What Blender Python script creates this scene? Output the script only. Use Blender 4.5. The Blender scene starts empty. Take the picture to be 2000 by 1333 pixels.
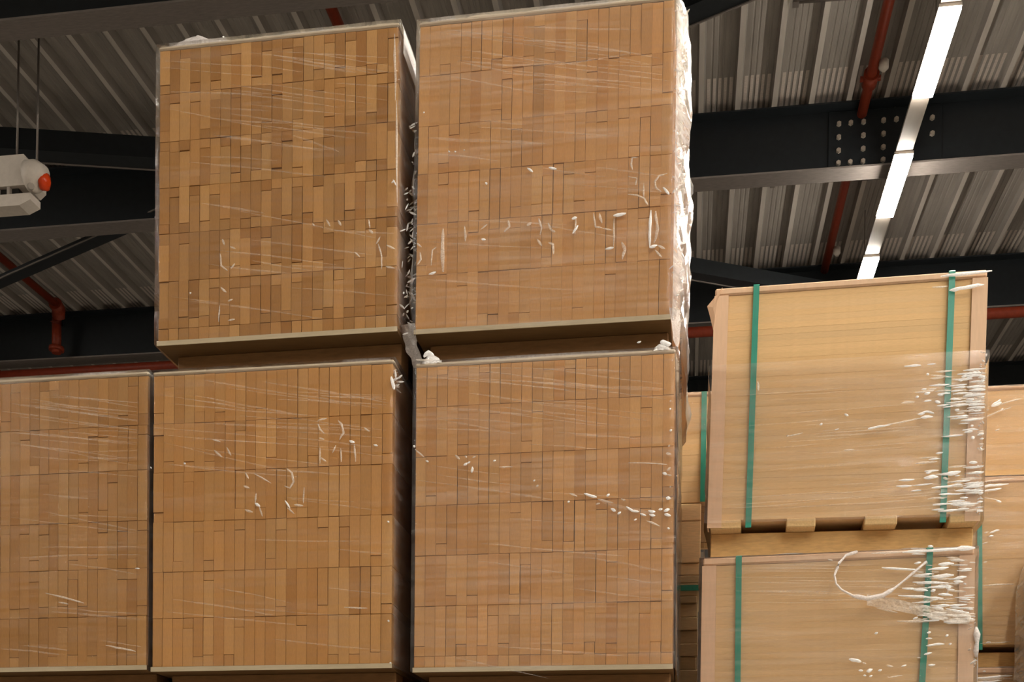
import bpy, bmesh, math, random
from mathutils import Vector, Matrix, noise

S = bpy.context.scene
C = S.collection
R = math.radians

# ------------------------------------------------------------------ camera
cam_d = bpy.data.cameras.new('camera')
cam = bpy.data.objects.new('camera', cam_d)
C.objects.link(cam)
cam_d.sensor_width = 36.0
cam_d.lens = 2200.0 / 2000.0 * 36.0
cam_d.shift_x = 0.0
cam_d.shift_y = (1635.0 - 666.5) / 2000.0       # rising-front view: verticals stay parallel
cam_d.clip_start, cam_d.clip_end = 0.05, 200
EYE = 1.65
# level camera, turned 8.9 degrees left, slight roll (the shifted frame rolls about the horizon point)
cam.matrix_world = (Matrix.Translation((0, 0, EYE)) @ Matrix.Rotation(R(8.9), 4, 'Z')
                    @ Matrix.Rotation(R(90), 4, 'X') @ Matrix.Rotation(0.0148, 4, 'Z'))
S.camera = cam

# ------------------------------------------------------------------ world, exposure
w = bpy.data.worlds.new('world')
S.world = w
w.use_nodes = True
w.node_tree.nodes['Background'].inputs[0].default_value = (0.02, 0.019, 0.018, 1)
w.node_tree.nodes['Background'].inputs[1].default_value = 1.0
S.view_settings.view_transform = 'Standard'
S.view_settings.look = 'None'
S.view_settings.gamma = 1.0
S.view_settings.use_curve_mapping = False
S.view_settings.exposure = 0.28
LAMP_STRENGTH = 110.0
LAMP_COLOR = (1.0, 0.93, 0.82)


# ------------------------------------------------------------------ materials
def mat(name):
    m = bpy.data.materials.new(name)
    m.use_nodes = True
    nt = m.node_tree
    nt.nodes.clear()
    out = nt.nodes.new('ShaderNodeOutputMaterial')
    return m, nt, out


def N(nt, t, **kw):
    n = nt.nodes.new(t)
    for k, v in kw.items():
        setattr(n, k, v)
    return n


def mapped(nt, scale, rot=(0, 0, 0)):
    tc = N(nt, 'ShaderNodeTexCoord')
    mp = N(nt, 'ShaderNodeMapping')
    mp.inputs['Scale'].default_value = scale
    mp.inputs['Rotation'].default_value = rot
    nt.links.new(tc.outputs['Object'], mp.inputs['Vector'])
    return mp.outputs['Vector']


def noise_tex(nt, vec, scale=5, detail=3, rough=.55):
    n = N(nt, 'ShaderNodeTexNoise')
    n.inputs['Scale'].default_value = scale
    n.inputs['Detail'].default_value = detail
    n.inputs['Roughness'].default_value = rough
    nt.links.new(vec, n.inputs['Vector'])
    return n.outputs['Fac']


def ramp(nt, fac, stops):
    r = N(nt, 'ShaderNodeValToRGB')
    while len(r.color_ramp.elements) < len(stops):
        r.color_ramp.elements.new(.5)
    for e, (p, c) in zip(r.color_ramp.elements, stops):
        e.position = p
        e.color = c if len(c) == 4 else (*c, 1)
    nt.links.new(fac, r.inputs['Fac'])
    return r.outputs['Color']


def maprange(nt, v, a, b, c, d):
    n = N(nt, 'ShaderNodeMapRange')
    for i, x in enumerate((a, b, c, d)):
        n.inputs[i + 1].default_value = x
    nt.links.new(v, n.inputs[0])
    return n.outputs[0]


def bump(nt, h, strength=.3, dist=.002):
    b = N(nt, 'ShaderNodeBump')
    b.inputs['Strength'].default_value = strength
    b.inputs['Distance'].default_value = dist
    nt.links.new(h, b.inputs['Height'])
    return b.outputs['Normal']


def simple(name, col, rough=.6, metal=0.0, scale=(8, 8, 8), var=.12, spec=.3, use_obj_color=False, bmp=.15):
    """Principled surface with a little procedural grain; base colour optionally comes from the object colour."""
    m, nt, out = mat(name)
    p = N(nt, 'ShaderNodeBsdfPrincipled')
    f = noise_tex(nt, mapped(nt, scale), 6, 4)
    v = maprange(nt, f, .25, .75, 1 - var, 1 + var)
    mx = N(nt, 'ShaderNodeVectorMath', operation='SCALE')
    if use_obj_color:
        oi = N(nt, 'ShaderNodeObjectInfo')
        nt.links.new(oi.outputs['Color'], mx.inputs[0])
    else:
        mx.inputs[0].default_value = col[:3]
    nt.links.new(v, mx.inputs['Scale'])
    nt.links.new(mx.outputs[0], p.inputs['Base Color'])
    p.inputs['Roughness'].default_value = rough
    p.inputs['Metallic'].default_value = metal
    p.inputs['Specular IOR Level'].default_value = spec
    if bmp:
        nt.links.new(bump(nt, f, bmp, .002), p.inputs['Normal'])
    nt.links.new(p.outputs[0], out.inputs['Surface'])
    return m


def film(name, haze0, haze1, gloss=1.0, rot=R(7), stretch=(2.2, 2.2, 42), bstr=.5, rough=.10, tint=(.92, .9, .88), blotch=0.0):
    """Clear stretch film: mostly transparent, fresnel gloss over stretched wrinkles, whitish streaks where it is layered."""
    m, nt, out = mat(name)
    vec = mapped(nt, stretch, (0, rot, 0))
    n1 = noise_tex(nt, vec, 1.6, 5, .6)
    n2 = noise_tex(nt, mapped(nt, (1.2, 1.2, 9), (0, rot * 1.4, 0)), 2.0, 3, .5)
    nrm = bump(nt, n1, bstr, .006)
    tr = N(nt, 'ShaderNodeBsdfTransparent')
    tr.inputs[0].default_value = (.985, .98, .975, 1)
    df = N(nt, 'ShaderNodeBsdfDiffuse')
    df.inputs[0].default_value = (*tint, 1)
    nt.links.new(nrm, df.inputs['Normal'])
    gl = N(nt, 'ShaderNodeBsdfGlossy')
    gl.inputs['Roughness'].default_value = rough
    gl.inputs['Color'].default_value = (1, 1, 1, 1)
    nt.links.new(nrm, gl.inputs['Normal'])
    mul = N(nt, 'ShaderNodeMath', operation='MULTIPLY')
    nt.links.new(maprange(nt, n1, .38, .72, 0, 1), mul.inputs[0])
    nt.links.new(maprange(nt, n2, .35, .7, 0.15, 1), mul.inputs[1])
    hz = maprange(nt, mul.outputs[0], 0, 1, haze0, haze1)
    mx1 = N(nt, 'ShaderNodeMixShader')
    nt.links.new(hz, mx1.inputs[0])
    nt.links.new(tr.outputs[0], mx1.inputs[1])
    nt.links.new(df.outputs[0], mx1.inputs[2])
    fr = N(nt, 'ShaderNodeFresnel')
    fr.inputs['IOR'].default_value = 1.42
    nt.links.new(nrm, fr.inputs['Normal'])
    fm = N(nt, 'ShaderNodeMath', operation='MULTIPLY')
    nt.links.new(fr.outputs[0], fm.inputs[0])
    fm.inputs[1].default_value = gloss
    mx2 = N(nt, 'ShaderNodeMixShader')
    nt.links.new(fm.outputs[0], mx2.inputs[0])
    nt.links.new(mx1.outputs[0], mx2.inputs[1])
    nt.links.new(gl.outputs[0], mx2.inputs[2])
    nt.links.new(mx2.outputs[0], out.inputs['Surface'])
    return m


def crease_glint_mat(name, opacity, col):
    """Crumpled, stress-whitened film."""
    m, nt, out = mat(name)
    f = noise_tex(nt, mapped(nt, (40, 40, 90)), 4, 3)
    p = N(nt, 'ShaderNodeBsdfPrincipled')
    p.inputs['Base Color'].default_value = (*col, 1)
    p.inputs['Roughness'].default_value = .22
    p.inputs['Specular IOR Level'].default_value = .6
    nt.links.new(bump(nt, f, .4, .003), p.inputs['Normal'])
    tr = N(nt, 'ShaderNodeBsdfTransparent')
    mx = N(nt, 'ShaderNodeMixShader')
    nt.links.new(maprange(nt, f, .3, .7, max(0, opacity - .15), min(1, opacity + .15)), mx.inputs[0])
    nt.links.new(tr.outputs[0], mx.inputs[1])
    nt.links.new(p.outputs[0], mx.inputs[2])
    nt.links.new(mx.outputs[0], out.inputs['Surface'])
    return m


def emit(name, col, strength):
    m, nt, out = mat(name)
    e = N(nt, 'ShaderNodeEmission')
    e.inputs[0].default_value = (*col, 1)
    e.inputs[1].default_value = strength
    nt.links.new(e.outputs[0], out.inputs['Surface'])
    return m


M = {}
M['lath'] = simple('lath_wood', None, .62, scale=(60, 1.5, 14), var=.07, use_obj_color=True, spec=.25)
M['sheet'] = simple('fibreboard', None, .7, scale=(9, 3, 40), var=.06, use_obj_color=True, spec=.2)
M['plank'] = simple('plank_wood', None, .65, scale=(5, 30, 40), var=.12, use_obj_color=True)
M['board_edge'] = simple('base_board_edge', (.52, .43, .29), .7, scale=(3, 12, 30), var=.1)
M['board'] = simple('base_board', (.15, .08, .028), .7, scale=(3, 12, 30), var=.1)  # shade under the board put into this darker brown
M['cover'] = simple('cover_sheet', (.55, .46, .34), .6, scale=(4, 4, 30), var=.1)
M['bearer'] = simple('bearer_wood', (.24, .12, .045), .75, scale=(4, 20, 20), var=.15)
M['pallet'] = simple('pallet_wood', (.62, .38, .15), .7, scale=(5, 20, 25), var=.15)
M['pallet_end'] = simple('pallet_end_grain', (.68, .46, .22), .7, scale=(30, 10, 30), var=.12)
M['kraft'] = simple('kraft_board', (.68, .46, .30), .7, scale=(20, 20, 3), var=.05)
M['carton'] = simple('carton', (.50, .35, .21), .75, scale=(10, 10, 4), var=.1)
M['strap'] = simple('green_strap', (.015, .25, .17), .35, scale=(60, 60, 5), var=.1, spec=.5)
M['film'] = film('stretch_film', .03, .20, .5, bstr=.25, tint=(.93, .87, .82))
M['film_left'] = film('stretch_film_light', .0, .07, .4, bstr=.25)
M['film_dense'] = film('stretch_film_dense', .25, .75, .8, R(3), (6, 6, 26), .9, .14)
M['film_side'] = film('stretch_film_side', .02, .22, .7, R(3), (6, 6, 26), .9, .12)
M['film_tail'] = crease_glint_mat('film_tail', .62, (.86, .80, .77))
M['crease'] = crease_glint_mat('film_crease', .93, (.95, .93, .91))  # film glints painted as near-opaque white
M['crease_pale'] = crease_glint_mat('film_crease_pale', .46, (.95, .85, .74))  # weaker glints, painted half transparent
M['crease_faint'] = crease_glint_mat('film_crease_faint', .10, (.95, .86, .76))
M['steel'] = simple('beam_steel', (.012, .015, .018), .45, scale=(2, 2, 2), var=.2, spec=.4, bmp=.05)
M['flange'] = simple('beam_flange', (.20, .172, .155), .8, scale=(2, 9, 9), var=.15, spec=.2)  # bounce light on the flange underside put into a paler colour
M['bolt'] = simple('bolt_zinc', (.55, .48, .40), .4, .4, var=.05)
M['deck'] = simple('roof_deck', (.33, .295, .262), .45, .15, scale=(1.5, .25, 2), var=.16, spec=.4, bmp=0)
M['deck_rib'] = simple('roof_deck_rib', (.60, .54, .48), .42, .3, scale=(1.5, .25, 2), var=.12, spec=.4, bmp=0)  # lighter copy of the deck colour, painting light on the rib crests
M['lap'] = simple('deck_lap', (.62, .54, .48), .5, .1, var=.12, bmp=0)  # pale colour standing for light seen past the beams
M['pipe'] = simple('red_pipe', (.22, .03, .010), .45, scale=(3, 3, 3), var=.15)
M['white'] = simple('white_enamel', (.62, .55, .48), .45, scale=(4, 4, 4), var=.06)
M['rail'] = simple('lamp_rail', (.36, .31, .265), .5, scale=(3, .5, 3), var=.05)
M['dark'] = simple('dark_void', (.02, .018, .015), .8, var=.1)
M['wire'] = simple('wire', (.2, .17, .15), .4, .6, var=.05)
M['red_lens'] = simple('red_lens', (.7, .06, .01), .2, var=.05)
M['red_label'] = simple('red_label', (.22, .02, .01), .5, var=.05)
M['wall'] = simple('wall_panel', (.22, .20, .18), .8, scale=(1, 1, 1), var=.1)
M['floor'] = simple('concrete', (.26, .245, .22), .55, scale=(.6, .6, .6), var=.15)
M['lamp'] = emit('lamp_light', LAMP_COLOR, LAMP_STRENGTH)


# ------------------------------------------------------------------ mesh helpers
def link(name, me, m=None, parent=None, loc=None):
    o = bpy.data.objects.new(name, me)
    C.objects.link(o)
    if m is not None and me is not None:
        ms = m if isinstance(m, (list, tuple)) else [m]
        if not me.materials:
            for q in ms:
                me.materials.append(q)
    if parent is not None:
        o.parent = parent
    if loc is not None:
        o.location = loc
    return o


def finish(bm, name):
    bmesh.ops.recalc_face_normals(bm, faces=bm.faces)
    me = bpy.data.meshes.new(name)
    bm.to_mesh(me)
    bm.free()
    return me


def add_box(bm, x0, x1, y0, y1, z0, z1, mi=0, rot=None):
    vs = [bm.verts.new((x, y, z)) for x in (x0, x1) for y in (y0, y1) for z in (z0, z1)]
    if rot is not None:
        c = Vector(((x0 + x1) / 2, (y0 + y1) / 2, (z0 + z1) / 2))
        for v in vs:
            v.co = c + rot @ (v.co - c)
    for f in ((0, 1, 3, 2), (4, 6, 7, 5), (0, 4, 5, 1), (2, 3, 7, 6), (0, 2, 6, 4), (1, 5, 7, 3)):
        fc = bm.faces.new([vs[i] for i in f])
        fc.material_index = mi
    return vs


def box(name, x0, x1, y0, y1, z0, z1, m, parent=None, bev=0.0):
    """Box part with a bevelled edge; geometry is relative to the parent."""
    bm = bmesh.new()
    add_box(bm, x0, x1, y0, y1, z0, z1)
    if bev:
        bmesh.ops.bevel(bm, geom=list(bm.edges), offset=bev, segments=1, affect='EDGES')
    return link(name, finish(bm, name), m, parent)


def tube_bm(bm, pts, r, n=10, cap=True, mi=0):
    pts = [Vector(p) for p in pts]
    rings = []
    for i, p in enumerate(pts):
        t = (pts[min(i + 1, len(pts) - 1)] - pts[max(i - 1, 0)]).normalized()
        a = Vector((0, 0, 1)) if abs(t.z) < .9 else Vector((1, 0, 0))
        u = t.cross(a).normalized()
        v = t.cross(u)
        rr = r[i] if isinstance(r, (list, tuple)) else r
        rings.append([bm.verts.new(p + u * rr * math.cos(2 * math.pi * k / n) + v * rr * math.sin(2 * math.pi * k / n)) for k in range(n)])
    for a, b in zip(rings, rings[1:]):
        for k in range(n):
            f = bm.faces.new((a[k], a[(k + 1) % n], b[(k + 1) % n], b[k]))
            f.smooth = True
            f.material_index = mi
    if cap:
        bm.faces.new(rings[0]).material_index = mi
        bm.faces.new(rings[-1][::-1]).material_index = mi


def tube(name, pts, r, m, parent=None, n=12):
    bm = bmesh.new()
    tube_bm(bm, pts, r, n)
    return link(name, finish(bm, name), m, parent)


def thing(name, label, cat, loc=(0, 0, 0), yaw=0.0, tilt=0.0, group=None):
    o = bpy.data.objects.new(name, None)
    C.objects.link(o)
    o.empty_display_size = .1
    o.location = loc
    o.rotation_euler = (0, -tilt, yaw)
    o['label'] = label
    o['category'] = cat
    if group:
        o['group'] = group
    o['kind'] = 'thing'
    return o


def struct(o):
    o['kind'] = 'structure'
    return o

GLINT_CREASES = {  # strokes of painted film glints, with faint creases among them
 'B2': [(9.6,0,395,537,370,531,357,515,361,495,377,481),(11.2,1,382,494,393,483,402,471),(9.6,0,302,593,286,594,282,574,287,556),(8.0,0,274,537,300,529,297,507),(8.0,0,322,511,323,469,333,449),(9.6,0,273,481,304,476,330,462),(11.2,0,326,463,336,443),(12.8,0,-46,407,-31,416),(11.2,0,-8,427,2,397,-3,373),(12.8,0,23,411,33,388,46,380),(11.2,0,-11,362,4,338),(12.8,0,24,346,40,342,41,309),(14.4,1,98,416,114,421),(14.4,1,118,395,102,370),(9.6,0,111,421,109,369),(9.6,0,166,430,173,387,193,381),(11.2,0,186,428,193,396),(8.0,0,193,381,225,372),(17.6,1,229,417,269,420),(8.0,0,231,409,231,319),(14.4,1,205,314,232,317),(12.8,0,258,333,268,306,259,278),(12.8,1,346,426,344,368,344,311),(14.4,0,360,422,369,366,357,323),(14.4,1,343,309,367,315),(11.2,0,367,315,392,301),(9.6,0,361,300,383,276),(11.2,1,-183,555,-176,548),(11.2,0,-106,428,-102,408,-119,393),(9.6,0,-174,420,-194,405),(12.8,1,-192,375,-178,372),(11.2,1,-47,590,-29,575),(11.2,1,22,586,47,579),(8.0,1,-306,667,-299,662),(8.0,1,-285,664,-280,660),(6.4,0,-257,665,-250,664),(8.0,0,-340,359,-353,350,-356,301),(11.2,1,-364,273,-340,280),(19.2,0,-317,417,-319,351,-318,277),(9.6,0,-406,377,-389,363),(9.6,0,-394,346,-390,323,-402,307),(12.8,0,-248,420,-245,371),(9.6,1,-391,799,-386,797),(6.4,0,409,670,415,663),(12.8,2,-376,716,-274,699,-106,678,9,663),(9.6,2,-278,955,-110,922,88,909,281,923),(6.4,2,-91,951,145,894,375,846),(4.1,2,-298,972,-164,946,-31,923),(5.1,2,116,856,255,824,395,788),(5.8,2,-211,759,-131,742,-51,727),(6.2,2,-342,1052,-93,993,151,932),(4.4,2,98,526,249,502,399,476),(5.6,2,-76,994,119,953,312,918),(6.9,2,-100,905,42,875,181,844),(7.0,2,90,972,228,937,366,898),(5.6,2,172,575,285,551,398,524),(5.6,2,-11,852,111,839,233,819),(4.3,2,-161,1011,-27,994,106,984),(5.2,2,-327,1061,-93,1007,136,950),(7.1,2,-372,663,-258,645,-145,621),(6.1,2,-314,909,-151,864,9,816),(5.2,2,-349,376,-145,349,54,326),(5.7,2,86,932,208,907,328,881),(5.4,2,-69,423,99,382,266,344),(5.2,2,-47,999,62,978,170,951),(4.5,2,-43,844,84,821,207,802),(7.6,2,-255,986,-125,953,4,921),(6.7,2,-75,1000,59,979,189,962),(6.2,2,35,905,216,866,394,825),(7.9,2,-130,900,106,859,337,822),(5.3,2,166,897,274,883,381,868),(5.9,2,-267,440,-91,422,82,401),(7.4,2,-283,951,-185,923,-88,896),(7.6,2,-212,735,2,703,214,670),(7.6,2,-67,1041,115,1017,293,994),(6.7,2,-365,257,-131,223,100,193),(7.0,2,-32,874,120,840,268,810),(5.2,2,-27,593,86,566,198,542),(4.6,2,110,946,232,915,352,877),(4.6,2,-148,1036,-68,1008,11,987),],
 'B1': [(12.8,0,-182,424,-174,403),(9.6,0,-155,397,-137,387),(9.6,0,-190,377,-186,336,-164,317),(8.0,0,-152,323,-139,340),(11.2,0,-188,263,-167,246),(9.6,0,-162,215,-145,221),(8.0,0,-191,203,-194,149),(9.6,0,-161,151,-137,154),(8.0,1,-296,253,-291,249),(9.6,0,176,462,187,438),(11.2,0,214,456,225,438),(8.0,0,318,451,322,421),(11.2,0,318,418,332,404),(8.0,0,357,392,343,369),(8.0,0,350,369,361,328,362,285),(8.0,0,378,364,405,348),(9.6,0,375,294,406,285),(9.6,0,271,348,289,330),(8.0,0,127,452,134,442),(9.6,1,393,564,404,571),(11.2,2,58,748,137,714,216,680),(9.6,2,1,1003,133,970,273,933),(9.6,2,-8,1017,133,980,342,923),(12.8,0,400,1048,405,831),(9.6,0,408,831,412,498),(11.2,2,-218,771,-39,736),(9.6,2,-259,549,-35,498),(8.0,1,-187,1092,-180,1095),(8.0,1,398,574,409,554),(5.4,2,-388,1035,-229,1010,-73,986),(7.1,2,50,320,159,307,267,295),(4.3,2,-401,1016,-210,979,-23,948),(7.5,2,-80,413,127,373,330,335),(7.3,2,-158,838,2,801,161,767),(7.0,2,40,783,182,755,322,730),(5.2,2,-367,872,-174,817,15,768),(5.9,2,-25,724,78,707,178,690),(4.5,2,-100,994,-6,976,86,953),(5.7,2,-363,245,-98,192,163,137),(5.2,2,-91,1034,68,1001,227,971),(7.8,2,-303,690,-64,648,172,602),(7.8,2,-230,866,-128,850,-25,836),(5.9,2,-78,746,39,717,155,689),(4.8,2,-63,931,168,879,394,830),(5.9,2,-258,703,-127,689,5,668),(6.8,2,199,907,296,891,394,874),(6.7,2,-40,788,116,753,267,718),(6.0,2,-207,915,5,874,214,825),(7.2,2,-77,344,26,318,128,297),(7.2,2,107,984,250,954,393,922),(4.8,2,-301,226,-159,201,-20,174),(6.2,2,3,1028,190,1000,377,972),(5.3,2,44,247,226,225,404,195),(7.3,2,-385,932,-215,911,-45,892),(6.6,2,-206,389,4,352,210,310),(5.9,2,-158,935,86,878,323,827),(5.9,2,-124,512,113,450,345,388),(4.3,2,83,1020,239,982,393,942),(6.3,2,-238,345,-93,316,51,293),(4.7,2,-147,915,-29,892,86,867),(7.4,2,166,429,284,412,401,400),(4.8,2,-89,862,71,831,228,802),(6.7,2,-228,829,-91,806,43,788),],
 'B4': [(9.6,0,-200,852,-172,842),(11.2,0,-193,816,-167,791),(11.2,0,-150,824,-135,795),(9.6,0,162,888,170,868,184,854),(9.6,0,162,898,193,904),(11.2,0,230,895,242,881,249,854,236,831),(9.6,0,166,841,184,834),(8.0,0,169,811,170,757),(8.0,0,171,777,192,763),(8.0,0,222,815,212,789),(8.0,0,240,804,242,759),(12.8,1,269,827,286,819),(9.6,0,285,816,291,757),(8.0,0,318,868,336,854),(9.6,1,350,811,364,806),(9.6,0,-85,737,-74,716),(12.8,0,-91,693,-70,685),(9.6,0,-48,667,-50,637),(12.8,1,-51,635,-33,623),(11.2,0,-86,613,-58,605),(9.6,0,-37,623,-26,589),(8.0,0,-53,732,4,699),(11.2,0,56,745,74,730,80,700,68,680,50,687),(9.6,1,51,640,69,612),(11.2,0,83,625,114,621),(8.0,0,114,628,117,682),(8.0,1,-300,777,-292,774),(6.4,1,-417,770,-412,763),(8.0,1,397,561,404,556),(8.0,1,400,238,407,234),(8.0,1,407,98,414,101),(11.2,0,255,284,332,279),(8.0,0,58,616,85,595),(16.0,1,408,1030,412,1007,419,987),(8.0,2,-232,1051,-54,1013,158,973,365,929),(8.0,2,-267,1002,-88,959,124,915),(8.0,2,-19,1032,192,991,399,944),(6.4,2,-142,1021,53,984,296,939),(7.2,2,26,974,210,958,391,938),(7.7,2,-12,744,126,730,265,716),(5.4,2,-371,849,-155,790,56,736),(6.7,2,-357,980,-91,942,169,912),(6.0,2,182,877,265,867,348,857),(4.7,2,198,349,301,335,400,323),(5.7,2,136,809,264,792,393,768),(6.5,2,-355,283,-132,256,87,231),(6.1,2,28,869,211,853,393,830),(5.8,2,56,650,171,636,284,627),(6.4,2,49,851,198,828,347,803),(5.0,2,-359,872,-166,849,23,829),(5.1,2,-201,906,24,886,246,864),(4.5,2,32,920,214,884,392,856),(4.6,2,-15,900,145,886,304,877),(6.1,2,-357,775,-228,761,-97,752),(6.4,2,154,981,274,967,391,956),(7.2,2,-340,325,-163,297,11,264),(4.4,2,-406,899,-172,873,60,842),(4.7,2,-92,290,104,269,295,252),(4.2,2,-385,1009,-245,982,-108,960),(6.0,2,74,643,218,621,362,597),(4.4,2,-301,832,-43,787,210,749),(5.8,2,-72,516,126,503,324,498),(4.7,2,59,998,227,981,390,970),(6.7,2,-341,774,-118,741,100,716),(5.0,2,-272,858,-5,832,257,802),(4.8,2,-104,926,-19,915,68,903),(6.5,2,-272,988,-165,966,-60,944),(7.5,2,14,185,210,159,403,139),(5.1,2,-235,908,8,882,248,861),(6.3,2,-175,357,-50,332,74,302),(5.9,2,187,976,289,970,389,963),(6.7,2,228,474,312,464,398,453),],
 'B5': [(9.6,1,-420,816,-413,811),(9.6,1,-378,766,-368,761),(8.0,0,-413,804,-383,777),(11.2,0,-281,780,-265,766),(14.4,1,-253,745,-242,754),(11.2,1,-242,752,-232,757),(11.2,1,-225,740,-226,720),(9.6,0,-249,776,-242,770),(8.0,0,-225,768,-213,772),(8.0,1,-157,754,-148,757),(9.6,0,-138,735,-93,735),(9.6,1,-28,686,-22,691),(9.6,0,-18,668,-10,673),(9.6,0,89,643,113,632),(12.8,1,134,639,155,632,175,626),(11.2,1,205,629,215,636),(9.6,1,82,615,89,618),(9.6,0,172,604,185,607),(14.4,1,219,589,235,582),(12.8,1,240,572,251,579),(9.6,0,250,620,265,613),(11.2,1,267,594,288,580,307,575),(9.6,0,178,620,227,608),(12.8,1,310,570,330,563),(14.4,1,336,579,358,575),(11.2,1,368,581,380,584),(12.8,1,384,577,403,580),(12.8,1,339,566,358,562),(9.6,1,292,550,301,554),(14.4,1,387,567,406,560),(9.6,0,332,547,372,529),(9.6,1,395,522,403,519),(14.4,1,379,694,393,689),(11.2,0,393,689,407,685),(9.6,0,394,701,404,711),(16.0,1,391,618,405,615),(9.6,1,398,892,404,895),(9.6,0,399,917,405,920),(9.6,1,399,826,407,829),(9.6,0,396,775,403,781),(12.8,0,389,756,406,752),(9.6,0,402,648,405,653),(19.2,1,-388,1101,-372,1113,-353,1102),(12.8,0,-412,1092,-358,1089),(22.4,1,369,1105,385,1100,401,1093),(11.2,1,296,1107,309,1111),(8.0,2,-238,977,-22,934,190,907),(8.0,2,-106,1011,92,983,365,953),(9.6,2,-411,705,-184,666,32,625),(14.4,2,178,617,275,587,371,561),(7.5,2,-195,1020,3,997,199,976),(7.9,2,140,439,270,414,397,386),(4.1,2,-6,926,193,902,390,873),(5.8,2,-191,494,37,464,263,438),(4.6,2,-199,921,5,882,204,848),(4.8,2,-311,138,-140,98,27,58),(6.7,2,-323,894,-202,866,-80,837),(6.6,0,273,731,334,728,393,721),(4.1,2,-68,949,60,934,188,920),(6.7,2,-337,718,-199,693,-61,671),(7.9,2,-338,931,-191,916,-43,897),(4.8,2,-396,943,-227,924,-61,901),(6.2,2,-337,867,-231,859,-125,846),(4.1,2,-10,651,194,631,394,604),(5.5,2,104,1034,183,1027,262,1017),(6.1,2,98,344,250,318,399,298),(5.6,2,-281,1032,-82,997,113,962),(5.8,2,-356,749,-243,728,-131,712),(6.3,2,28,990,210,957,390,924),(7.2,2,-45,804,68,793,182,778),(6.5,2,-308,1062,-96,1049,112,1032),(5.2,2,-200,437,-37,411,123,381),(6.2,2,-396,1039,-144,1004,103,968),(4.7,2,167,384,265,369,363,349),(7.5,2,-53,914,41,898,132,887),(6.9,2,-338,902,-178,886,-23,864),(5.8,2,11,1041,192,1005,368,975),(6.2,2,-196,1046,16,1007,226,965),(7.7,2,200,976,295,967,389,956),(4.4,2,-15,930,159,895,332,860),(8.0,2,45,839,175,820,305,806),(4.4,2,-109,570,41,554,189,540),(6.8,2,-138,930,59,884,254,846),(7.8,2,-139,162,62,145,259,126),],
 'B3': [(9.6,0,50,351,138,328,190,312),(8.0,0,97,318,134,310),(9.6,0,270,168,322,157,377,145),(8.0,2,-32,174,137,153),(8.0,2,-27,1019,142,982,346,954),(8.0,2,30,995,236,960),(6.4,1,373,425,391,423),(8.0,2,-84,1004,124,973),(4.5,2,124,980,254,956,383,939),(6.6,2,-53,995,122,969,295,941),(4.8,2,36,872,156,858,275,844),(6.3,2,255,184,326,172,396,161),(5.6,2,112,898,250,878,385,861),(4.8,2,1,816,121,802,240,793),(7.0,2,121,1018,252,994,383,965),(4.4,2,95,768,241,752,387,732),(5.2,2,48,1018,216,1003,383,982),(6.8,2,47,627,219,586,389,549),(6.1,2,-87,872,151,822,386,768),(6.0,2,63,302,230,284,394,271),(5.3,2,-25,1006,180,978,383,951),(7.8,2,73,286,234,270,394,250),(6.0,2,-68,959,160,922,384,889),(7.8,2,-52,475,171,476,391,471),(5.8,2,207,895,296,891,384,882),(6.0,2,132,446,263,428,392,402),(6.8,2,-115,978,136,934,384,889),(7.1,2,38,507,215,501,390,497),(6.5,2,-53,860,137,833,327,798),(5.0,2,-85,613,154,576,390,542),(4.9,2,-76,914,131,880,335,843),(7.9,2,-112,164,-6,154,100,140),(6.6,2,-4,988,191,954,384,922),(6.5,2,-71,902,153,874,372,843),(5.6,2,71,1024,228,1002,383,982),(4.4,2,169,824,277,823,385,821),(5.6,2,47,985,217,950,384,918),(5.0,2,254,269,324,262,394,255),(5.9,2,194,804,284,798,375,798),(6.0,2,75,614,234,606,389,594),(5.4,2,-112,907,138,878,385,846),(6.9,2,40,687,127,675,213,664),],
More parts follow.
